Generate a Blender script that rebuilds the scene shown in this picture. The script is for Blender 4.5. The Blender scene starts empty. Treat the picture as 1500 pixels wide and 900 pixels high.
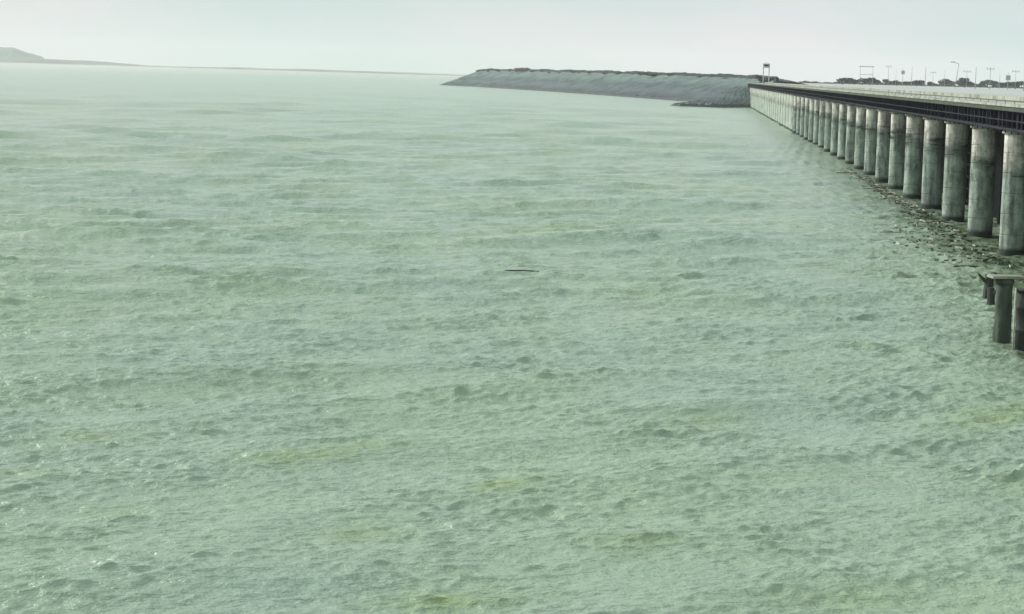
import bpy, math, random
import numpy as np
from mathutils import Matrix, Vector
PI = math.pi
random.seed(7); rng = np.random.default_rng(7)
S = bpy.context.scene
C = S.collection

# ---------------------------------------------------------------- camera
cam = bpy.data.objects.new('camera', bpy.data.cameras.new('camera')); C.objects.link(cam)
cam.data.sensor_width = 36; cam.data.lens = 72; cam.data.clip_start = 0.5; cam.data.clip_end = 60000
cam.matrix_world = Matrix.Translation((0, 0, 12)) @ Matrix.Rotation(math.radians(90-6.492), 4, 'X') @ Matrix.Rotation(math.radians(1.432), 4, 'Z')
S.camera = cam
S.render.resolution_x = 1024; S.render.resolution_y = 614
S.view_settings.view_transform = 'Standard'; S.view_settings.look = 'None'
S.view_settings.exposure = 0.0; S.view_settings.gamma = 1.0
S.view_settings.use_curve_mapping = False
S.cycles.volume_bounces = 3; S.cycles.max_bounces = 10

# ---------------------------------------------------------------- overcast sky
SUN_EL, SUN_AZ = math.radians(29), math.radians(-60)      # azimuth from +Y towards +X
w = bpy.data.worlds.new('World'); S.world = w; w.use_nodes = True
nt = w.node_tree; nt.nodes.clear(); N = nt.nodes.new; L = nt.links.new
out = N('ShaderNodeOutputWorld'); bg = N('ShaderNodeBackground'); bg.inputs[1].default_value = 0.1
sky = N('ShaderNodeTexSky'); sky.sky_type = 'NISHITA'; sky.sun_disc = False
sky.sun_elevation = SUN_EL; sky.sun_rotation = SUN_AZ % (2*PI); sky.air_density = 1.0; sky.dust_density = 4.0
tc = N('ShaderNodeTexCoord'); mp = N('ShaderNodeMapping'); mp.inputs['Scale'].default_value = (2.2, 2.2, 7.0)
no = N('ShaderNodeTexNoise'); no.inputs['Scale'].default_value = 1.3; no.inputs['Detail'].default_value = 5; no.inputs['Roughness'].default_value = 0.5
cr = N('ShaderNodeValToRGB'); e = cr.color_ramp.elements
e[0].position = 0.42; e[0].color = (0.60, 0.74, 0.725, 1); e[1].position = 0.58; e[1].color = (0.78, 0.785, 0.80, 1)
vm = N('ShaderNodeVectorMath'); vm.operation = 'SCALE'; vm.inputs[3].default_value = 10.0
mx = N('ShaderNodeMix'); mx.data_type = 'RGBA'; mx.inputs[0].default_value = 0.93
L(tc.outputs['Generated'], mp.inputs[0]); L(mp.outputs[0], no.inputs['Vector']); L(no.outputs['Fac'], cr.inputs[0])
L(cr.outputs[0], vm.inputs[0]); L(sky.outputs[0], mx.inputs[6]); L(vm.outputs[0], mx.inputs[7])
L(mx.outputs[2], bg.inputs[0]); L(bg.outputs[0], out.inputs[0])
sd = bpy.data.lights.new('sun', 'SUN'); sd.energy = 3.8; sd.angle = math.radians(22); sd.color = (1, 0.97, 0.92)
so = bpy.data.objects.new('sun', sd); C.objects.link(so)
sdir = Vector((math.sin(SUN_AZ)*math.cos(SUN_EL), math.cos(SUN_AZ)*math.cos(SUN_EL), math.sin(SUN_EL)))
so.rotation_euler = sdir.to_track_quat('Z', 'Y').to_euler()

# ---------------------------------------------------------------- materials
def mat(name, base, rough=0.85, metallic=0.0):
    m = bpy.data.materials.new(name); m.use_nodes = True
    b = m.node_tree.nodes['Principled BSDF']
    b.inputs['Base Color'].default_value = (*base, 1); b.inputs['Roughness'].default_value = rough
    b.inputs['Metallic'].default_value = metallic
    return m, m.node_tree, b
def node(t, kind, **kw):
    n = t.nodes.new(kind)
    for k, v in kw.items():
        if k in n.inputs: n.inputs[k].default_value = v
        else: setattr(n, k, v)
    return n
def noise(t, src, scale, vec=(1, 1, 1), detail=4, rough=0.55):
    mp = node(t, 'ShaderNodeMapping'); mp.inputs['Scale'].default_value = vec
    t.links.new(src, mp.inputs[0])
    n = node(t, 'ShaderNodeTexNoise', Scale=scale, Detail=detail, Roughness=rough); t.links.new(mp.outputs[0], n.inputs['Vector'])
    return n.outputs['Fac']
def ramp(t, src, stops):
    r = node(t, 'ShaderNodeValToRGB'); el = r.color_ramp.elements
    while len(el) < len(stops): el.new(0.5)
    for i, (p, c) in enumerate(stops):
        el[i].position = p; el[i].color = (*c, 1) if len(c) == 3 else c
    t.links.new(src, r.inputs[0]); return r.outputs[0]
def mixc(t, fac, a, b, mode='MIX'):
    m = node(t, 'ShaderNodeMix'); m.data_type = 'RGBA'; m.blend_type = mode
    for i, v in ((0, fac), (6, a), (7, b)):
        if isinstance(v, (int, float)): m.inputs[i].default_value = v
        elif isinstance(v, tuple): m.inputs[i].default_value = (*v, 1)
        else: t.links.new(v, m.inputs[i])
    return m.outputs[2]
def math_(t, op, a, b=0.0, clamp=False):
    m = node(t, 'ShaderNodeMath'); m.operation = op; m.use_clamp = clamp
    for i, v in ((0, a), (1, b)):
        if isinstance(v, (int, float)): m.inputs[i].default_value = v
        else: t.links.new(v, m.inputs[i])
    return m.outputs[0]
def bump(t, b, h, strength, dist=0.05):
    n = node(t, 'ShaderNodeBump', Strength=strength, Distance=dist); t.links.new(h, n.inputs['Height']); t.links.new(n.outputs[0], b.inputs['Normal'])
def rgb(v): return (v, v, v)

# weathered concrete of the columns: pale above the tide mark, green grey below
M = {}
def concrete(name, hi, lo, mark, band, seed):
    m, t, b = mat(name, hi)
    g = node(t, 'ShaderNodeNewGeometry'); pos = g.outputs['Position']
    sp = node(t, 'ShaderNodeSeparateXYZ'); t.links.new(pos, sp.inputs[0])
    oi = node(t, 'ShaderNodeObjectInfo')
    n1 = noise(t, pos, 0.5, (1, 1, 0.4)); n2 = noise(t, pos, 1.9, (1, 1, 0.14), 6, 0.7); n7 = noise(t, pos, 0.9, (1, 1, 0.8), 5, 0.7); n3 = noise(t, pos, 5.0, (1, 1, 1), 5)
    z = math_(t, 'ADD', sp.outputs[2], math_(t, 'MULTIPLY', math_(t, 'SUBTRACT', n1, 0.5), 2.4))
    f = math_(t, 'SMOOTH_MIN', 1, 1) if False else ramp(t, math_(t, 'DIVIDE', z, 10.0), [(mark/10-0.03, rgb(0.0)), (mark/10+0.03, rgb(1.0))])
    col = mixc(t, f, lo, hi)
    st = ramp(t, n2, [(0.36, rgb(0.3)), (0.47, rgb(0.85)), (0.66, rgb(1.5))])
    col = mixc(t, 0.85, col, st, 'MULTIPLY')
    col = mixc(t, 0.9, col, ramp(t, n7, [(0.36, rgb(0.55)), (0.48, rgb(1.0)), (0.64, rgb(1.35))]), 'MULTIPLY')
    fine = ramp(t, n3, [(0.3, rgb(0.78)), (0.7, rgb(1.15))]); col = mixc(t, 0.8, col, fine, 'MULTIPLY')
    # wet tide mark and thin algae rings at old water levels
    n4 = noise(t, pos, 1.0, (0.5, 0.5, 2.6), 3)
    rings = ramp(t, n4, [(0.52, rgb(0.0)), (0.62, rgb(1.0))])
    bandm = ramp(t, math_(t, 'DIVIDE', z, 10.0), [(mark/10-0.11, rgb(0.0)), (mark/10-0.06, rgb(1.0)), (mark/10+0.0, rgb(0.9)), (mark/10+0.10, rgb(0.25)), (mark/10+0.2, rgb(0.0))])
    n5 = noise(t, pos, 0.45, (1, 1, 1), 2)
    k = math_(t, 'MULTIPLY', bandm, math_(t, 'ADD', math_(t, 'MULTIPLY', rings, 0.65), ramp(t, n5, [(0.42, rgb(0.1)), (0.6, rgb(0.6))])), True)
    col = mixc(t, k, col, band)
    foot = ramp(t, math_(t, 'DIVIDE', sp.outputs[2], 10.0), [(0.035, rgb(1.0)), (0.065, rgb(0.0))])
    col = mixc(t, foot, col, (0.02, 0.03, 0.02))
    t.links.new(col, b.inputs['Base Color']); b.inputs['Roughness'].default_value = 0.8
    bump(t, b, math_(t, 'ADD', n3, n2), 0.6, 0.06)
    return m
M['column'] = concrete('column_concrete', (0.58, 0.56, 0.50), (0.27, 0.33, 0.28), 6.3, (0.035, 0.05, 0.035), 0)
M['wall'] = concrete('wall_concrete', (0.42, 0.46, 0.39), (0.32, 0.38, 0.32), 6.2, (0.09, 0.085, 0.06), 1)

def simple(name, base, rough=0.85, var=0.3, scale=1.5, bs=0.3, vec=(1, 1, 1), metallic=0.0, tint=None, bd=0.05):
    m, t, b = mat(name, base, rough, metallic)
    g = node(t, 'ShaderNodeNewGeometry')
    n = noise(t, g.outputs['Position'], scale, vec, 6, 0.6)
    c = mixc(t, 1.0, base, ramp(t, n, [(0.3, rgb(1-var)), (0.7, rgb(1+var))]), 'MULTIPLY')
    if tint:
        n2 = noise(t, g.outputs['Position'], scale*0.37, vec, 4)
        c = mixc(t, ramp(t, n2, [(0.48, rgb(0.0)), (0.62, rgb(1.0))]), c, tint)
    t.links.new(c, b.inputs['Base Color'])
    if bs: bump(t, b, n, bs, bd)
    return m
M['steel'] = simple('dark_blue_steel', (0.009, 0.012, 0.022), 0.75, 0.5, 0.9, 0.2, tint=(0.016, 0.017, 0.028))
M['steel2'] = simple('grey_blue_steel', (0.010, 0.013, 0.020), 0.85, 0.4, 0.9, 0.2, tint=(0.02, 0.022, 0.03))
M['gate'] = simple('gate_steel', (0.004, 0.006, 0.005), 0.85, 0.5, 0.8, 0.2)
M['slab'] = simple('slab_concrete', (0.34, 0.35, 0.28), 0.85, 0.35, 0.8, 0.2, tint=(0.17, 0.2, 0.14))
M['slabshade'] = simple('slab_shade_concrete', (0.05, 0.065, 0.05), 0.85, 0.4, 0.5, 0.2)  # dark green tone paints the shadow below the kerb onto the slab
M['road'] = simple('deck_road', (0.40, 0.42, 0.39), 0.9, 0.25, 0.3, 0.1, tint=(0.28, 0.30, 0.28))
M['rail'] = simple('rail_paint', (0.06, 0.085, 0.05), 0.6, 0.3, 2)
M['plain'] = simple('pale_ground', (0.42, 0.45, 0.43), 0.95, 0.14, 0.01, 0.0, tint=(0.36, 0.38, 0.34))
M['riprap'] = simple('riprap_stone', (0.062, 0.086, 0.092), 0.95, 0.5, 0.18, 1.0, tint=(0.075, 0.12, 0.11), bd=0.5, vec=(1, 0.6, 1.5))
mm = M['riprap']; tt = mm.node_tree; bb = tt.nodes['Principled BSDF']; src_ = bb.inputs['Base Color'].links[0].from_socket
gg = node(tt, 'ShaderNodeNewGeometry'); ss = node(tt, 'ShaderNodeSeparateXYZ'); tt.links.new(gg.outputs['Position'], ss.inputs[0])
zz = math_(tt, 'DIVIDE', math_(tt, 'ADD', ss.outputs[2], math_(tt, 'MULTIPLY', math_(tt, 'SUBTRACT', noise(tt, gg.outputs['Position'], 0.03), 0.5), 6.0)), 15.0)
tt.links.new(mixc(tt, 1.0, src_, ramp(tt, zz, [(0.12, (0.6, 0.62, 0.6)), (0.3, (1.1, 1.1, 1.15)), (0.5, (0.8, 0.85, 0.85)), (0.72, (1.5, 1.6, 1.45))]), 'MULTIPLY'), bb.inputs['Base Color'])
M['ripdark'] = simple('wet_stone', (0.035, 0.045, 0.05), 0.8, 0.4, 0.3, 0.6, bd=0.4)
M['bush'] = simple('bush_leaf', (0.035, 0.05, 0.035), 0.9, 0.5, 0.6, 0)
M['bark'] = simple('bark', (0.06, 0.05, 0.04), 0.9)
M['pole'] = simple('pole_steel', (0.34, 0.38, 0.37), 0.7)
M['hill'] = simple('hill_scrub', (0.10, 0.16, 0.13), 0.95, 0.4, 0.01, 0)
M['sand'] = simple('far_bank_sand', (0.42, 0.44, 0.38), 0.95, 0.2, 0.004, 0)
M['scrub'] = simple('far_scrub', (0.16, 0.16, 0.14), 0.95, 0.3, 0.01, 0)
M['wood'] = simple('wet_wood', (0.028, 0.035, 0.028), 0.7, 0.4, 6)
M['palewood'] = simple('pale_wood', (0.40, 0.42, 0.34), 0.8, 0.3, 4)
M['moss'] = simple('mossy_concrete', (0.055, 0.075, 0.052), 0.85, 0.6, 2.5, 0.6, (1, 1, 0.3), tint=(0.03, 0.045, 0.025))
M['casing'] = simple('rusty_casing', (0.025, 0.032, 0.026), 0.85, 0.6, 2.0, 0.5, (1, 1, 0.4), tint=(0.065, 0.075, 0.06))
M['cabin'] = simple('cabin_wall', (0.5, 0.54, 0.54), 0.8, 0.2)

# water: turbid green body under a glossy rippled surface
m, t, b = mat('lake_water', (0.25, 0.40, 0.30), 0.19); M['water'] = m
b.inputs['IOR'].default_value = 1.333
g = node(t, 'ShaderNodeNewGeometry'); pos = g.outputs['Position']
na = noise(t, pos, 0.045, (1, 0.55, 1), 4, 0.6); nb = noise(t, pos, 0.11, (1, 0.5, 1), 4, 0.6); nc = noise(t, pos, 0.6, (1, 0.6, 1), 5, 0.6)
col = mixc(t, ramp(t, na, [(0.38, rgb(0.0)), (0.62, rgb(1.0))]), (0.28, 0.385, 0.30), (0.30, 0.405, 0.275))
alg = math_(t, 'MULTIPLY', ramp(t, nb, [(0.60, rgb(0.0)), (0.72, rgb(1.0))]), ramp(t, nc, [(0.35, rgb(0.3)), (0.6, rgb(1.0))]))
col = mixc(t, math_(t, 'MULTIPLY', alg, 0.12), col, (0.25, 0.32, 0.09))
at = node(t, 'ShaderNodeAttribute'); at.attribute_name = 'algae_reflection'
n6 = noise(t, pos, 0.9, (1, 0.5, 1), 5, 0.7)
k = math_(t, 'MULTIPLY', at.outputs['Fac'], ramp(t, n6, [(0.38, rgb(0.1)), (0.62, rgb(1.0))]), True)
col = mixc(t, k, col, (0.06, 0.09, 0.03))  # dark olive belt: algae with the columns' dark reflection painted in
a2 = node(t, 'ShaderNodeAttribute'); a2.attribute_name = 'yellow_green'
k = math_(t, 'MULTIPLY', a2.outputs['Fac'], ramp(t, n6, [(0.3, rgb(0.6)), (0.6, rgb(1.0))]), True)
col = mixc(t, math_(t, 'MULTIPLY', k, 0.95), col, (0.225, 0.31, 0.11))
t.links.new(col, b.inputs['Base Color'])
r1 = noise(t, pos, 0.18, (1, 1.6, 1), 7, 0.55); r2 = noise(t, pos, 2.6, (1, 1.5, 1), 4, 0.6)
hh = math_(t, 'ADD', math_(t, 'MULTIPLY', r1, 0.8), math_(t, 'MULTIPLY', r2, 0.16))
bump(t, b, hh, 1.0, 1.0)

# ---------------------------------------------------------------- mesh helpers
def link(name, me, m=None, parent=None, loc=None, rot=None):
    o = bpy.data.objects.new(name, me); C.objects.link(o)
    if m is not None and me is not None and not me.materials: me.materials.append(m)
    if parent is not None: o.parent = parent
    if loc is not None: o.location = loc
    if rot is not None: o.rotation_euler = rot
    return o
class MB:
    def __init__(s): s.v = []; s.f = []
    def add(s, v, f):
        n = len(s.v); s.v += [tuple(p) for p in v]; s.f += [tuple(i+n for i in q) for q in f]; return s
    def box(s, x0, x1, y0, y1, z0, z1):
        return s.add([(x0,y0,z0),(x1,y0,z0),(x1,y1,z0),(x0,y1,z0),(x0,y0,z1),(x1,y0,z1),(x1,y1,z1),(x0,y1,z1)],
                     [(0,3,2,1),(4,5,6,7),(0,1,5,4),(1,2,6,5),(2,3,7,6),(3,0,4,7)])
    def lathe(s, prof, n=32, c=(0, 0), wob=0.0):
        v = []
        for r, z in prof:
            for i in range(n):
                a = 2*PI*i/n; rr = r*(1+wob*math.sin(3*a+z*1.7)+wob*0.6*math.sin(7*a-z*2.9)); v.append((c[0]+rr*math.cos(a), c[1]+rr*math.sin(a), z))
        f = [tuple(range(n))[::-1], tuple((len(prof)-1)*n+i for i in range(n))]
        for k in range(len(prof)-1):
            for i in range(n): j = (i+1) % n; f.append((k*n+i, k*n+j, (k+1)*n+j, (k+1)*n+i))
        return s.add(v, f)
    def tube(s, p, q, r, r2=None, n=8):
        p, q = Vector(p), Vector(q); d = (q-p).normalized(); r2 = r if r2 is None else r2
        a = d.orthogonal().normalized(); bb = d.cross(a); v = []
        for c, rr in ((p, r), (q, r2)):
            for i in range(n): v.append(c+a*rr*math.cos(2*PI*i/n)+bb*rr*math.sin(2*PI*i/n))
        return s.add(v, [tuple(range(n))[::-1], tuple(range(n, 2*n))]+[(i, (i+1) % n, n+(i+1) % n, n+i) for i in range(n)])
    def mesh(s, name, smooth=False):
        me = bpy.data.meshes.new(name); me.from_pydata(s.v, [], s.f); me.update()
        if smooth: me.shade_smooth(); 
        return me
    def obj(s, name, m, parent=None, smooth=False, loc=None, rot=None):
        return link(name, s.mesh(name, smooth), m, parent, loc, rot)
def smooth_sides(me):
    for p in me.polygons: p.use_smooth = abs(p.normal.z) < 0.6
def tag(o, label, cat, group=None):
    o['label'] = label; o['category'] = cat
    if group: o['group'] = group
    return o
def empty(name, loc, rz=0.0):
    o = bpy.data.objects.new(name, None); C.objects.link(o); o.location = loc; o.rotation_euler = (0, 0, rz); return o
def structure(o): o['kind'] = 'structure'; return o
def stuff(o): o['kind'] = 'stuff'; return o

# ---------------------------------------------------------------- water surface
ROW_A = math.atan(0.0885)
P0 = Vector((35.80, 146.5))                     # centre of the nearest column in view
U = np.array([math.sin(ROW_A), math.cos(ROW_A)]); NR = np.array([math.cos(ROW_A), -math.sin(ROW_A)])
# yellow green patches: x, y, half widths, strength
PATCH = [(-1.5, 45.7, 1.5, 1.1, 1), (-3.9, 52.3, 1.1, 1.0, 1), (-6.3, 63.0, 1.6, 1.5, .7), (-13.2, 65.4, 1.5, 1.4, .6), (-0.2, 59.0, 1.0, 1.2, .75), (5.2, 161.5, 2.2, 14, .6),
         (7.2, 72.4, 1.4, 2.0, .5), (-12.7, 74.8, 1.3, 3, .55), (-10.7, 55.1, 1.4, .9, .7), (-14.4, 59.5, 1.2, 1.2, .5), (25.6, 443.5, 6, 70, .5), (-4.5, 64.7, 1.6, .9, .5),
         (9.5, 61.5, 2.0, 1.6, .4), (18.7, 75.7, 2.2, 4, .8), (3.5, 51.8, 1.4, 1.2, .4), (8.9, 46.8, 3.0, 1.4, .45), (17, 62, 2, 3, .6)]
WG = None
def water_z(x, y):
    D_, A_, Z_ = WG; i = min(np.searchsorted(D_, math.hypot(x, y)), len(D_)-1); j = min(np.searchsorted(A_, math.atan2(x, y)), len(A_)-1)
    return float(Z_[i, j])
def build_water():
    D = np.concatenate([[4, 12, 22, 31], 1/np.linspace(1/38, 1/1100, 1120), np.geomspace(1160, 30000, 60)])
    A = np.concatenate([np.radians(np.linspace(-80, -25, 12)), np.radians(np.linspace(-23.5, 23.5, 1080)), np.radians(np.linspace(25, 80, 12))])
    X = D[:, None]*np.sin(A)[None]; Y = D[:, None]*np.cos(A)[None]
    dD = np.gradient(D)[:, None]; dA = D[:, None]*np.gradient(A)[None]
    Z = np.zeros_like(X); DX = np.zeros_like(X); DY = np.zeros_like(X)
    # slow patches of rougher and calmer water
    def slow(s, n):
        o = np.zeros_like(X)
        for i in range(n):
            a = rng.uniform(0, 2*PI); k = 2*PI/(s*rng.uniform(0.6, 1.8)); o += np.sin(k*(X*math.cos(a)+Y*math.sin(a))+rng.uniform(0, 6.3))
        return o/math.sqrt(n/2)
    g1 = np.clip(1+0.2*slow(22, 7), 0.25, 2.0); g2 = np.clip(1+0.25*slow(9, 8), 0.2, 2.2)
    drow = (X-P0.x)*NR[0]+(Y-P0.y)*NR[1]; g2 = g2*(1+0.9*np.exp(-((drow+3)/7)**2))
    NW = 820
    comps = [(l, None, 0.27*math.sqrt(2/NW)*rng.uniform(0.5, 1.4)) for l in np.exp(rng.uniform(math.log(0.34), math.log(26.0), NW))]
    comps += [(7.2, 124, 0.066), (6.1, 118, 0.046), (8.6, 130, 0.052), (5.2, 112, 0.032)]      # the swell that crosses the near water
    comps += [(l, None, 0.019*rng.uniform(0.6, 1.4)) for l in np.exp(rng.uniform(math.log(20), math.log(70), 110))]
    sw = np.zeros_like(X)
    sp_ = (dD[:, 0], dA[:, 0])
    for l, th, st in comps:
        th_ = th; lng = min(max((l-1.5)/6, 0), 1)
        th = math.radians(th if th is not None else 98 + rng.normal(0, 36-14*lng))
        kx, ky = math.cos(th), math.sin(th); k = 2*PI/l
        st *= 0.95
        a = st/k
        spac = np.maximum(sp_[0]*abs(ky), np.median(dA[:, 12:-12], 1)*abs(kx))
        att = np.clip((l/spac-2.4)/1.0, 0, 1); ok = np.nonzero(att > 0)[0]
        if not len(ok): continue
        sl = slice(ok[0], ok[-1]+1); att = att[sl][:, None]
        att = att*np.ones_like(X[sl]); att[:, :12] = 0; att[:, -12:] = 0
        env = (g1 if l > 2.5 else g2)[sl]
        if th_ is None: env = env*np.clip((D[sl][:, None]/(50*l))**0.8, 0.25 if l < 20 else 0.02, 1.7)       # the chop is higher out on the open lake than in the shelter of the dam
        if l > 4: env = env*(1-0.75*np.exp(-(drow[sl]/16)**2))       # sheltered strip along the columns
        ph = k*(X[sl]*kx+Y[sl]*ky)+rng.uniform(0, 6.3); A_ = a*att*env
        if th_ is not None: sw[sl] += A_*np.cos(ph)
        sn = 1.0*A_*np.sin(ph); Z[sl] += A_*np.cos(ph); DX[sl] -= sn*kx; DY[sl] -= sn*ky
    X2, Y2 = X+DX, Y+DY
    global WG; WG = (D, A, Z)
    nD, nA = X.shape
    co = np.stack([X2, Y2, Z], -1).reshape(-1, 3).astype(np.float32)
    idx = np.arange(nD*nA).reshape(nD, nA)
    q = np.stack([idx[:-1, :-1], idx[:-1, 1:], idx[1:, 1:], idx[1:, :-1]], -1).reshape(-1, 4)
    me = bpy.data.meshes.new('water'); me.vertices.add(len(co)); me.vertices.foreach_set('co', co.ravel())
    me.loops.add(q.size); me.loops.foreach_set('vertex_index', q.ravel().astype(np.int32))
    me.polygons.add(len(q)); me.polygons.foreach_set('loop_start', np.arange(0, q.size, 4, dtype=np.int32)); me.polygons.foreach_set('loop_total', np.full(len(q), 4, np.int32))
    me.update(calc_edges=True)
    if me.polygons[1000].normal.z < 0: me.flip_normals()
    me.shade_smooth()
    # algae and the dark reflection of columns and stubs, painted as one belt
    s = (X2-P0.x)*U[0]+(Y2-P0.y)*U[1]; d = (X2-P0.x)*NR[0]+(Y2-P0.y)*NR[1]
    al = np.clip(1-np.abs(d+1.0)/(4.5+1.5*np.sin(s*0.21)+np.sin(s*0.57)), 0, 1)*np.clip(1.1-s/160, 0.0, 1)
    al = al+0.8*np.exp(-((X2-23.6)/2.2)**2-((Y2-89)/9)**2)
    at = me.attributes.new('algae_reflection', 'FLOAT', 'POINT'); at.data.foreach_set('value', np.clip(al*1.5, 0, 1).ravel().astype(np.float32))
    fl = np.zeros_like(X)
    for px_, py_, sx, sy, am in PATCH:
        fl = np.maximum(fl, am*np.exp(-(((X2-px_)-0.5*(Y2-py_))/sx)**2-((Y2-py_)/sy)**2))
    fl = fl*np.clip(0.85+3.2*sw, 0.35, 1.15)          # stronger yellow green on the crests of the swell
    a2 = me.attributes.new('yellow_green', 'FLOAT', 'POINT'); a2.data.foreach_set('value', fl.ravel().astype(np.float32))
    return structure(link('water', me, M['water']))
build_water()

# ---------------------------------------------------------------- barrage: columns, girders, deck
SP = 17.5; K0, K1 = -3, 19; YE = 790.0
bridge = empty('barrage_bridge', (P0.x, P0.y, 0), -ROW_A)
tag(bridge, 'long barrage bridge with dark girder and pale deck on stained round columns', 'bridge')
lifts = [(-3.0, 1.45), (1.45, 2.95), (2.95, 4.4), (4.4, 5.85), (5.85, 7.3), (7.3, 8.62)]
lm = []
for i, (a, z) in enumerate(lifts):
    r = 0.98
    mb = MB().lathe([(r-0.03, a), (r-0.02, a+0.02), (r-0.003, a+0.035), (r, a+0.08), (r, a+0.16), (r, (a+z)/2), (r, z-0.12), (r, z-0.05), (r-0.003, z-0.02), (r-0.02, z-0.01), (r-0.03, z)], 40, wob=0.004)
    me = mb.mesh('shaft_segment'); smooth_sides(me); me.materials.append(M['column']); lm.append(me)
capm = MB().lathe([(1.02, 8.62), (1.16, 8.66), (1.16, 8.8), (1.10, 8.83)], 40).mesh('column_cap'); smooth_sides(capm); capm.materials.append(M['slab'])
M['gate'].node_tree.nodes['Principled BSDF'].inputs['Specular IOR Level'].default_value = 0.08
for q_ in ('steel', 'steel2'): M[q_].node_tree.nodes['Principled BSDF'].inputs['Specular IOR Level'].default_value = 0.2
bearm = MB().box(-0.35, 0.35, -0.35, 0.35, 8.83, 9.02).mesh('bearing'); bearm.materials.append(M['steel'])
# one span of fascia girder, local y from 0 to SP
def girder_mesh():
    g = MB()
    g.box(-0.62, -0.58, 0.03, SP-0.03, 9.08, 10.2)                        # web
    g.box(-0.85, -0.35, 0.02, SP-0.02, 9.0, 9.08); g.box(-0.85, -0.35, 0.02, SP-0.02, 10.2, 10.27)
    for i in range(9):
        y = 0.4+i*(SP-0.8)/8; g.box(-0.82, -0.622, y-0.03, y+0.03, 9.082, 10.198)
    return g.mesh('girder')
gm = girder_mesh(); gm.materials.append(M['steel'])
def inner_mesh():
    g = MB()
    for x in (1.2, 3.4, 5.6):
        g.box(x-0.02, x+0.02, 0.03, SP-0.03, 9.05, 10.2); g.box(x-0.2, x+0.2, 0.02, SP-0.02, 9.0, 9.05)
    for y in (0.3, SP/2, SP-0.3): g.box(-0.57, 5.58, y-0.05, y+0.05, 9.5, 9.9)
    return g.mesh('inner_girders')
im = inner_mesh(); im.materials.append(M['steel'])
def walk_mesh():
    g = MB()
    g.tube((-1.25, 0, 9.62), (-1.25, SP, 9.62), 0.055); g.tube((-1.25, 0, 9.0), (-1.25, SP, 9.0), 0.11)
    for i in range(6):
        y = 0.9+i*(SP/6); g.tube((-1.25, y, 8.75), (-1.25, y, 10.25), 0.05, n=6); g.box(-1.25, -0.62, y-0.04, y+0.04, 8.92, 9.0)
    return g.mesh('catwalk')
wm = walk_mesh(); wm.materials.append(M['steel2'])
slabm = MB().box(-1.15, 6.9, 0.01, SP-0.01, 10.27, 10.58).mesh('deck_slab'); slabm.materials.append(M['slabshade'])
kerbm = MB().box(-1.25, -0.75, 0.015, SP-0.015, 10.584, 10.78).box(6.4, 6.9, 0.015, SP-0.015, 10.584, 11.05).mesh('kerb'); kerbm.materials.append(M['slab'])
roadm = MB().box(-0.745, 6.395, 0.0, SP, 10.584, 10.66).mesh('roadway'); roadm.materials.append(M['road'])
def rail_mesh():
    g = MB(); g.tube((-1.0, 0, 10.98), (-1.0, SP, 10.98), 0.045, n=6)
    for i in range(4): y = 0.4+i*SP/4; g.box(-1.02, -0.98, y-0.02, y+0.02, 10.782, 10.94)
    return g.mesh('railing')
rm = rail_mesh(); rm.materials.append(M['rail'])
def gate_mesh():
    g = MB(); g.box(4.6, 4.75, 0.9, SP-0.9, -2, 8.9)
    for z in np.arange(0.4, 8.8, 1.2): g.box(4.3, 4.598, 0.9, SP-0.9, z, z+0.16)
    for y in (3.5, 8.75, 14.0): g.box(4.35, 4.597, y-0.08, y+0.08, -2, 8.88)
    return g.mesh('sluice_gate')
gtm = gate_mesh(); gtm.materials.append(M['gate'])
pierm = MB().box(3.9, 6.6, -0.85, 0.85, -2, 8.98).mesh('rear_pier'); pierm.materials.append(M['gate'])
for k in range(K0, K1+1):
    col = empty('column', (0, k*SP, 0)); col.parent = bridge
    for me in lm:
        s = link('shaft_segment', me, None, col); s.rotation_euler = (0, 0, random.uniform(0, 6.28))
    link('column_cap', capm, None, col); link('bearing', bearm, None, col)
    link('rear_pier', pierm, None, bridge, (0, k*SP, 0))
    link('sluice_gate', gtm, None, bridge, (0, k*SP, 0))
nsp = int((YE)/SP)
for k in range(K0, nsp):
    for nm, me in (('girder', gm), ('deck_slab', slabm), ('kerb', kerbm), ('roadway', roadm), ('railing', rm), ('catwalk', wm)):
        link(nm, me, None, bridge, (0, k*SP, 0))
    if k <= K1: link('inner_girders', im, None, bridge, (0, k*SP, 0))
# far part: closed concrete wall under the deck with shallow pilasters
y0, y1 = (K1+0.7)*SP, nsp*SP
g = MB(); g.box(-0.55, 4.5, y0, y1, -3, 8.98)
wall = g.obj('flank_wall', M['wall'], empty('concrete_wall', (P0.x, P0.y, 0), -ROW_A))
tag(wall.parent, 'long pale plain concrete wall in the water beyond the last columns, meeting the stone embankment', 'wall')
pm = MB().box(-0.65, -0.552, -1.0, 1.0, -3, 8.95).mesh('pilaster'); pm.materials.append(M['wall'])
for k in range(K1+1, nsp+1): link('pilaster', pm, None, wall.parent, (0, k*SP-(1.1 if k == nsp else 0), 0))

# ---------------------------------------------------------------- land behind the dam and the stone embankment
def sheet(name, pts, m, z=None):
    me = bpy.data.meshes.new(name); me.from_pydata([(p[0], p[1], p[2] if len(p) > 2 else z) for p in pts], [], [tuple(range(len(pts)))]); me.update()
    return link(name, me, m)
def loc2w(x, y): v = P0.x+x*NR[0]+y*U[0], P0.y+x*NR[1]+y*U[1]; return v
pl = [loc2w(6.95, -110), loc2w(6.95, nsp*SP+2), (122, 1120), (62, 1510), (4, 1830), (-20, 1925), (300, 5200), (3200, 5200), (2600, -100)]
o = sheet('ground', pl, M['plain'], 10.5); structure(o)

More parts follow.
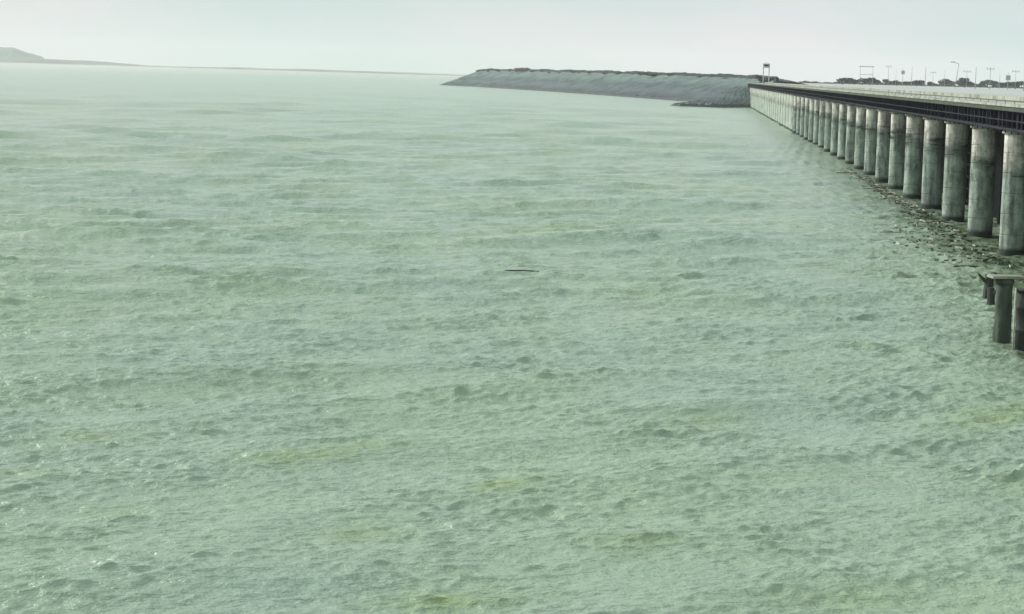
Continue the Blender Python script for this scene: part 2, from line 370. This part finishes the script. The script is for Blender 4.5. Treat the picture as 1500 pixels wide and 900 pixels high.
toe = [(-74, 1925), (-71, 1906), (-60, 1868), (-41, 1822), (21, 1503), (60, 1262), (82, 1112), (93, 1000), (97, 930)]
crest = [(-34, 1930), (-38, 1912), (-26, 1880), (-6, 1832), (56, 1512), (97, 1270), (119, 1120), (122, 1000), (116, 930)]
cz = [1.0, 13.4, 14.6, 14.8, 14.4, 13.6, 13.0, 12.4, 11.6]
def resample(P, n):
    P = np.array(P, float); s = np.r_[0, np.cumsum(np.linalg.norm(np.diff(P[:, :2], axis=0), axis=1))]; u = np.linspace(0, s[-1], n)
    return np.stack([np.interp(u, s, P[:, i]) for i in range(P.shape[1])], 1)
def loft(name, prof, m, n=260, amp=0.35, sub=8, seed=1):
    r = np.random.default_rng(seed); lines = [resample(p, n) for p in prof]; rows = []
    for i in range(len(lines)-1):
        for j in range(sub): f = j/sub; rows.append(lines[i]*(1-f)+lines[i+1]*f)
    rows.append(lines[-1]); V = np.array(rows); V = V+r.normal(0, amp, V.shape)*np.array([1, 1, 0.5])
    a, b_ = V.shape[:2]; idx = np.arange(a*b_).reshape(a, b_)
    q = np.stack([idx[:-1, :-1], idx[:-1, 1:], idx[1:, 1:], idx[1:, :-1]], -1).reshape(-1, 4)
    me = bpy.data.meshes.new(name); me.from_pydata(V.reshape(-1, 3).tolist(), [], q.tolist()); me.update()
    return link(name, me, m)
emb = empty('stone_embankment', (60, 1300, 0)); off = np.array([60, 1300, 0])
def P3(xy, z): 
    z = z if hasattr(z, '__len__') else [z]*len(xy); return [(p[0]-60, p[1]-1300, q) for p, q in zip(xy, z)]
toeb = [(p[0]-6, p[1]-3) for p in toe]
mid = [((a[0]*0.94+b[0]*0.06), (a[1]*0.94+b[1]*0.06)) for a, b in zip(toe, crest)]
back = [(p[0]+9, p[1]+2) for p in crest]; back2 = [(p[0]+24, p[1]+4) for p in crest]
o = loft('wet_toe', [P3(toeb, -3), P3(mid, [min(1.3, z*0.1+0.4) for z in cz])], M['ripdark'], 220, 0.3, 3); o.parent = emb
o = loft('riprap_slope', [P3(mid, [min(1.3, z*0.1+0.4) for z in cz]), P3(crest, cz)], M['riprap'], 420, 0.22, 16); o.parent = emb
o = loft('crest_road', [P3(crest, cz), P3(back, cz), P3(back2, [z*0+9 for z in cz])], M['ripdark'], 200, 0.15, 3); o.parent = emb
tag(emb, 'low blue grey stone embankment running out into the lake from the end of the dam', 'embankment')
# low parapet along the crest
cr3 = resample(P3(crest, cz), 160)
par = MB()
for i in range(3, 158):
    a, c = Vector(cr3[i]), Vector(cr3[i+1]); hgt = 1.5+0.25*math.sin(i*0.37)+random.uniform(-0.25, 0.3)
    a = a+Vector((0.8, 0, -0.4)); c = c+Vector((0.8, 0, -0.4)); d = Vector((1.2, 0.1, 0)); up = Vector((0, 0, 0.5+hgt))
    par.add([a, c, c+d, a+d, a+up, c+up, c+d+up, a+d+up], [(0,3,2,1),(4,5,6,7),(0,1,5,4),(1,2,6,5),(2,3,7,6),(3,0,4,7)])
M['par'] = simple('dark_parapet', (0.012, 0.018, 0.018), 0.9)
stuff(par.obj('parapet', M['par'], emb))
# stone spur at the dam end
sp = empty('stone_spur', (85, 890, 0))
def Q(xy, z): return [(x-85, y-890, q) for (x, y), q in zip(xy, z)]
t1 = [(60, 872), (64, 858), (80, 868), (100, 888)]; t2 = [(67, 880), (69, 868), (83, 876), (101, 893)]; t3 = [(83, 925), (84, 916), (93, 918), (105, 921)]
o = loft('wet_toe', [Q(t1, [-3]*4), Q(t2, [1.3]*4)], M['ripdark'], 50, 0.2, 3, 2); o.parent = sp
o = loft('riprap_slope', [Q(t2, [1.3]*4), Q(t3, [2.0, 3.0, 6.5, 9.0])], M['riprap'], 90, 0.18, 12, 3); o.parent = sp
o = loft('spur_top', [Q(t3, [2.0, 3.0, 6.5, 9.0]), Q([(95, 975), (95, 968), (102, 970), (112, 975)], [2.5, 5, 8.5, 9.5])], M['riprap'], 50, 0.2, 5, 4); o.parent = sp
tag(sp, 'short dark stone spur at the waterline where embankment meets the concrete wall', 'embankment')

# ---------------------------------------------------------------- bushes and trees
def leafy(name, r, h, z0, n, seed, size=0.5):
    q = random.Random(seed); v = []; f = []
    cl = [(q.uniform(-.6, .6)*r, q.uniform(-.6, .6)*r, z0+h*q.uniform(.3, .8), q.uniform(.35, .6)) for _ in range(7)]
    for i in range(n):
        cx, cy, cz_, cr_ = q.choice(cl); d = Vector((q.gauss(0, 1), q.gauss(0, 1), q.gauss(0, .8))).normalized()*q.uniform(.6, 1)
        p = Vector((cx+d.x*r*cr_, cy+d.y*r*cr_, max(z0*0.6, cz_+d.z*h*cr_*.75)))
        a = Vector((q.gauss(0, 1), q.gauss(0, 1), q.gauss(0, 1))).normalized()*size*q.uniform(.6, 1.3); b2 = a.orthogonal().normalized()*size*q.uniform(.4, .9)
        k = len(v); v += [p-a, p+b2, p+a, p-b2]; f.append((k, k+1, k+2, k+3))
    me = bpy.data.meshes.new(name); me.from_pydata([tuple(x) for x in v], [], f); me.update(); me.materials.append(M['bush']); return me
bmesh_ = [leafy('bush', 2.2, 2.4, 0, 170, 20+i, 0.5) for i in range(4)]
# bushes on the embankment crest, thicker at the far left part and near the dam
cuts = [4, 9, 13, 17, 22, 25, 27, 33, 38, 44, 50, 57, 61, 66, 72, 75, 81, 88, 93, 99, 104, 110, 117, 121, 127, 133, 138, 143, 147, 151, 155]
for n, i in enumerate(cuts):
    p = cr3[i]+np.array([60, 1300, 0]); s = random.choice([0.4, 0.5, 0.6, 0.85])*random.uniform(.8, 1.2)*(1.9 if i == 25 else 1)
    o = link('bush', bmesh_[n % 4], None, None, (p[0]+random.uniform(-3.5, 1), p[1], p[2]-0.6-random.uniform(0, .8)), (0, 0, random.uniform(0, 6)))
    o.scale = (s*1.3, s*random.uniform(1.5, 5), s)
    if i == 25: tag(o, 'tallest dark bush on the embankment crest, near its far left end', 'bush')
    else: tag(o, 'small dark bush growing on the crest of the stone embankment', 'bush', 'bushes along the embankment crest')
tm = [leafy('crown', 4.2, 4.2, 1.6, 260, 50+i, 0.85) for i in range(5)]
trk = MB().tube((0, 0, -0.5), (0.1, 0, 2.6), 0.3, 0.2).tube((0.1, 0, 2.2), (1.2, 0.5, 3.8), 0.16, 0.08).tube((0.1, 0, 2.2), (-1.1, -0.4, 3.9), 0.15, 0.08).mesh('trunk'); trk.materials.append(M['bark'])
F = 3000.0
def tilt_world(px, D, z=10.5):          # ground point seen at heading px (radians from centre line), D metres ahead
    return ((px-750)/F*D, D, z)
tx = [1223, 1233, 1241, 1252, 1262, 1273, 1285, 1292, 1301, 1316, 1331, 1338, 1352, 1371, 1378, 1392, 1400, 1409, 1424, 1434, 1441, 1455, 1466, 1475, 1483, 1494, 1503, 1516, 1530]
for n, x in enumerate(tx):
    D = random.uniform(1250, 1600); big = x > 1360
    tr = empty('tree', tilt_world(x, D), random.uniform(0, 6)); s = random.uniform(0.5, 0.8)*(1.25 if big else 1.0); tr.scale = (s*1.25, s*1.25, s)
    link('crown', tm[n % 5], None, tr); link('trunk', trk, None, tr)
    if n == 0: tag(tr, 'leftmost small dark tree in the tree line beyond the deck', 'tree')
    else: tag(tr, 'low dark tree in the distant tree line behind the bridge deck', 'tree', 'trees in the line beyond the deck')
# low far hedge line that carries on behind the trees
h = MB(); q = random.Random(3)
v = []; f = []
for i in range(5200):
    x = q.uniform(1160, 1560); D = q.uniform(1700, 1760); hh_ = (1.3 if x < 1230 else 2.8)*(0.7+0.3*math.sin(x*0.13)+0.25*math.sin(x*0.41))
    p = Vector(((x-750)/F*D, D, 10.5+q.uniform(0, hh_)))
    a = Vector((q.gauss(0, 1), q.gauss(0, 1), q.gauss(0, .6))).normalized()*1.0; b2 = a.orthogonal().normalized()*0.6
    k = len(v); v += [p-a, p+b2, p+a, p-b2]; f.append((k, k+1, k+2, k+3))
me = bpy.data.meshes.new('far_scrub_line'); me.from_pydata([tuple(x) for x in v], [], f); me.update()
o = link('far_scrub_line', me, M['bush']); stuff(o); o['label'] = 'continuous low scrub along the edge of the pale ground behind the trees'; o['category'] = 'scrub'

# ---------------------------------------------------------------- poles beyond the deck
def pole(x, D, top, kind, label, lean=0.0, r=0.22):
    Hh = 12+top/F*D-10.5
    root = empty('utility_pole', tilt_world(x, D), 0); tag(root, label, 'pole')
    MB().tube((0, 0, -1), (lean*Hh, 0, Hh), r*0.6, r*0.42).obj('post', M['pole'], root, True)
    tx_ = lean*Hh
    if kind == 'T':
        MB().box(tx_-1.6, tx_+1.6, -0.15, 0.15, Hh-0.9, Hh-0.68).obj('crossarm', M['pole'], root)
        for s in (-1.4, 0, 1.4): MB().tube((tx_+s, 0, Hh-0.6), (tx_+s, 0, Hh-0.1), 0.12).obj('insulator', M['pole'], root)
    if kind == 'lamp':
        MB().tube((tx_, 0, Hh-0.2), (tx_-1.9, 0, Hh+0.5), 0.12).obj('arm', M['pole'], root)
        MB().box(tx_-3.4, tx_-1.7, -0.25, 0.25, Hh+0.35, Hh+0.75).obj('lamp_head', M['pole'], root)
    if kind == 'box':
        MB().box(tx_-0.9, tx_+0.9, -0.6, 0.6, Hh-3.2, Hh-1.2).obj('transformer', M['pole'], root)
    return root
def hframe(x, D, top, w_, label, head=False):
    Hh = 12+top/F*D-10.5; root = empty('pole_frame', tilt_world(x, D), 0); tag(root, label, 'pole frame')
    for s in (-1, 1): MB().tube((s*w_/2, 0, -1), (s*w_/2, 0, Hh), 0.14, 0.1).obj('post', M['pole'], root, True)
    MB().box(-w_/2-0.6, w_/2+0.6, -0.15, 0.15, Hh-0.45, Hh-0.05).obj('crossarm', M['pole'], root)
    MB().box(-w_/2, w_/2, -0.1, 0.1, Hh*0.55, Hh*0.55+0.25).obj('brace', M['pole'], root)
hframe(1257, 1150, 24, 7.0, 'wide two-legged pole frame with top bar, leftmost of the poles beyond the deck')
pole(1289, 1150, 26, 'T', 'short pole with stubby crossarm right of the wide frame')
pole(1310, 1150, 22, 'box', 'short pole with small box near its top, left of two bare poles')
pole(1323, 1150, 25, 'I', 'bare slim pole, left one of a close pair beyond the deck', r=0.26)
pole(1343, 1150, 25, 'I', 'bare thicker pole, right one of a close pair beyond the deck', r=0.34)
pole(1386, 850, 31, 'lamp', 'tall leaning street lamp with a head reaching left over the trees', 0.13, r=0.26)
pole(1416, 850, 27, 'I', 'dark bare pole right of the leaning street lamp', r=0.26)
pole(1437, 850, 27, 'T', 'pole with a broad flat crossarm, second tall pole right of the leaning lamp')
pole(1463, 850, 20, 'box', 'faint short pole with a box left of the rightmost tall mast')
pole(1487, 700, 37, 'I', 'tallest pale mast near the right end of the deck', r=0.34)

pole(1300, 1150, 20, 'I', 'very thin short pole left of the pole with the small box', r=0.16)
pole(1354, 1150, 19, 'T', 'low pole with crossarm right of the pair of bare poles', r=0.16)
pole(1371, 1100, 21, 'I', 'thin bare pole just left of the leaning street lamp', r=0.16)
pole(1403, 900, 22, 'T', 'thin pole with crossarm between leaning lamp and dark bare pole', r=0.16)
pole(1451, 900, 20, 'I', 'thin bare pole between the broad crossarm pole and the faint box pole', r=0.16)
pole(1474, 900, 24, 'T', 'thin pole with crossarm left of the tallest pale mast', r=0.16)

# cabin on stilts at the dam end
cb = empty('lookout_cabin', (*loc2w(7.0, nsp*SP+6), 10.6), -ROW_A); cb.location.z = 10.5; cb.scale = (0.85, 0.85, 0.97)
tag(cb, 'small lookout cabin on four legs standing at the far end of the bridge', 'cabin')
for sx in (-1, 1):
    for sy in (-1, 1): MB().box(sx*1.5-0.2, sx*1.5+0.2, sy*1.5-0.2, sy*1.5+0.2, -2, 7.3).obj('leg', M['cabin'], cb)
MB().box(-2.0, 2.0, -2.0, 2.0, 7.3, 7.5).obj('floor', M['cabin'], cb)
MB().box(-1.8, 1.8, -1.8, 1.8, 7.502, 9.1).obj('room', M['cabin'], cb)
MB().box(-1.2, 1.2, -1.84, -1.803, 8.0, 8.8).obj('window', M['gate'], cb)
MB().add([(-2.3,-2.3,9.104),(2.3,-2.3,9.104),(2.3,2.3,9.104),(-2.3,2.3,9.104),(0,0,9.9)], [(0,3,2,1),(0,1,4),(1,2,4),(2,3,4),(3,0,4)]).obj('roof', M['cabin'], cb)
MB().box(-1.5, 1.5, -0.1, 0.1, 3.4, 3.6).obj('brace', M['cabin'], cb)

# ---------------------------------------------------------------- far shore and hill
def ridge(name, xs, zs, D, depth, m, seed=5, zb=-2, rough=0.6):
    q = np.random.default_rng(seed); n = 420; x = np.linspace(xs[0], xs[-1], n); z = np.interp(x, xs, zs)
    z = z+np.convolve(q.normal(0, rough, n), np.ones(5)/5, 'same')*np.clip(z/6, 0, 1)
    X = (x-750)/F*D; rows = []
    for f, g_ in ((0, 0), (0.12, 0.35), (0.3, 0.75), (0.5, 1.0), (1, 0.6)):
        rows.append(np.stack([X*(1+f*depth/D), np.full(n, D+f*depth), zb+(z-zb)*g_+(q.normal(0, rough*0.5, n) if 0 < g_ < 1 else 0)], 1))
    V = np.array(rows); a, b_ = V.shape[:2]; idx = np.arange(a*b_).reshape(a, b_)
    qd = np.stack([idx[:-1, :-1], idx[:-1, 1:], idx[1:, 1:], idx[1:, :-1]], -1).reshape(-1, 4)
    me = bpy.data.meshes.new(name); me.from_pydata(V.reshape(-1, 3).tolist(), [], qd.tolist()); me.update(); me.shade_smooth()
    return structure(link(name, me, m))
ridge('far_shore', [-900, 0, 200, 350, 600, 700, 1200, 2400], [9, 9, 7, 6, 3.2, 3, 3, 3], 5600, 300, M['sand'])
ridge('far_land', [-900, 60, 120, 150, 200, 215, 300, 345, 380, 450, 600, 660, 1200, 2400], [26, 22, 20.5, 17.5, 11, 9, 9, 11.5, 9.5, 10.5, 7, 5, 5, 5], 6300, 300, M['scrub'], 6)
ridge('hill', [-900, -260, -60, 16, 22, 40, 58, 66], [40, 95, 62, 59, 54, 40, 31, -2], 6600, 900, M['hill'], 8, rough=1.2)

# ---------------------------------------------------------------- things in the water near the columns
st = empty('capped_post', (23.25, 96.4, 0), 0.1); tag(st, 'mossy round concrete post carrying a thin pale slab, standing in water at the right edge', 'post')
mb = MB().lathe([(0.44, -2), (0.43, 0.4), (0.38, 1.1), (0.40, 1.7), (0.36, 2.2), (0.38, 2.72)], 24, wob=0.07); me = mb.mesh('shaft'); smooth_sides(me); link('shaft', me, M['moss'], st)
mb = MB().lathe([(0.42, 2.72), (0.46, 2.86), (0.44, 3.0)], 24, wob=0.03); me = mb.mesh('collar'); smooth_sides(me); link('collar', me, M['moss'], st)
MB().add([(-0.75,-0.5,3.002),(0.85,-0.55,3.002),(0.9,0.5,3.002),(-0.7,0.55,3.002),(-0.72,-0.48,3.12),(0.8,-0.52,3.12),(0.86,0.47,3.12),(-0.68,0.5,3.12)],
         [(0,3,2,1),(4,5,6,7),(0,1,5,4),(1,2,6,5),(2,3,7,6),(3,0,4,7)]).obj('slab', M['slab'], st)
cs = empty('steel_casing', (23.5, 92.9, 0)); tag(cs, 'dark rusty steel casing pipe in the water beside the capped post', 'pipe')
mb = MB().lathe([(0.5, -2), (0.5, 0.9), (0.53, 0.92), (0.53, 1.02), (0.5, 1.04), (0.5, 1.9), (0.53, 1.92), (0.53, 2.02), (0.5, 2.04), (0.49, 2.75)], 28, wob=0.05); me = mb.mesh('pipe_wall'); smooth_sides(me); link('pipe_wall', me, M['casing'], cs)
mb = MB().lathe([(0.62, 2.752), (0.62, 2.85)], 28); me = mb.mesh('flange'); smooth_sides(me); link('flange', me, M['casing'], cs)
MB().tube((-0.62, -0.25, -1), (-0.62, -0.25, 2.9), 0.045).obj('guide_rod', M['palewood'], cs, True)
def snag(x, y, rz, s, label):
    r = empty('broken_stump', (x, y, 0), rz); tag(r, label, 'stump')
    m_ = MB().tube((0, 0, -1), (0.12*s, 0.05, 1.25*s), 0.34*s, 0.26*s, 9); m_.tube((0.05, 0, 0.7*s), (0.55*s, 0.1, 1.35*s), 0.16*s, 0.1*s, 7)
    m_.obj('trunk', M['wood'], r)
    MB().tube((-0.1*s, 0, 0.8*s), (-0.65*s, 0.05, 1.3*s), 0.13*s, 0.06*s, 7).obj('branch', M['moss'], r)
snag(27.4, 117.6, 0.3, 0.95, 'forked mossy stump sticking out of the water left of the capped post')
snag(26.5, 112.5, 2.0, 0.75, 'low dark stump in the water just behind the capped post')
def stick(x, y, ln, rz, r, m_, label, z=0.04):
    o = MB().tube((-ln/2, 0, 0), (ln/2*0.2, 0.03, 0.02), r, r*0.95, 8).tube((ln/2*0.2, 0.03, 0.02), (ln/2, 0, -0.01), r*0.95, r*0.5, 8).obj('floating_pole', m_, None, True, (x, y, z), (0, 0, rz))
    o.location.z = water_z(x, y)+z; tag(o, label, 'driftwood')
stick(0.55, 124.0, 2.1, 0.02, 0.045, M['wood'], 'thin dark pole floating alone in the middle of the open lake', 0.08)
stick(30.4, 136.3, 2.0, 0.1, 0.07, M['wood'], 'dark pole floating near the foot of the first column', 0.07)
stick(30.2, 164.2, 1.8, 0.0, 0.07, M['palewood'], 'pale pole floating beside the second column', 0.08)
stick(43.6, 270.0, 2.8, 0.05, 0.10, M['palewood'], 'long pale pole floating off the sixth column', 0.1)

# weed and twigs added to stand in for dark reflection and glints at the column feet
def debris(name, n, m_, seed, flat, label):
    q = random.Random(seed); v = []; f = []
    for i in range(n):
        sy = q.uniform(-12, 150)*q.uniform(0.55, 1); wd = 0.9+0.2*math.sin(sy*0.3)+1.9*math.exp(-((sy-6)/26)**2)
        d = -1.1-min(abs(q.gauss(0, wd)), 2.2*wd); x = P0.x+d*NR[0]+sy*U[0]; y = P0.y+d*NR[1]+sy*U[1]; a = q.uniform(0, PI)
        if flat: L_, W_, H_ = q.uniform(.06, .28), q.uniform(.05, .16), q.uniform(.0, .04)
        else: L_, W_, H_ = q.uniform(.15, .8), q.uniform(.02, .05), .05
        z = water_z(x, y)+q.uniform(-.05, .015); k = len(v); m2 = 7 if flat else 4
        for ring, (sc, zz) in enumerate(((1, z-.08), (.75, z+H_))):
            for j in range(m2):
                t_ = 2*PI*j/m2; rr = sc*q.uniform(.6, 1.1) if flat else sc
                u_, w_ = L_*rr*math.cos(t_), W_*rr*math.sin(t_); v.append((x+u_*math.cos(a)-w_*math.sin(a), y+u_*math.sin(a)+w_*math.cos(a), zz))
        f.append(tuple(k+m2+j for j in range(m2)))
        for j in range(m2): f.append((k+j, k+(j+1) % m2, k+m2+(j+1) % m2, k+m2+j))
    me = bpy.data.meshes.new(name); me.from_pydata(v, [], f); me.update(); o = stuff(link(name, me, m_)); o['label'] = label; o['category'] = 'debris'
M['weed'] = simple('weed_dark_reflection', (0.04, 0.065, 0.03), 0.85, 0.6, 1.5)
debris('reflection_weed', 2300, M['weed'], 31, True, 'dark weed clumps standing in for the dark reflection at the feet of the columns')
debris('glint_twigs', 500, M['palewood'], 32, False, 'pale twigs standing in for wave glints along the columns')

# ---------------------------------------------------------------- haze
hz = MB().box(-9000, 9000, -60, 11000, -4.0, 130.0).obj('haze', None); stuff(hz)
m = bpy.data.materials.new('haze'); m.use_nodes = True; t = m.node_tree; t.nodes.clear()
ov = t.nodes.new('ShaderNodeOutputMaterial'); pv = t.nodes.new('ShaderNodeVolumePrincipled')
pv.inputs['Color'].default_value = (0.98, 0.99, 1.0, 1); pv.inputs['Density'].default_value = 0.00008; pv.inputs['Anisotropy'].default_value = 0.2
t.links.new(pv.outputs[0], ov.inputs['Volume']); hz.data.materials.append(m)
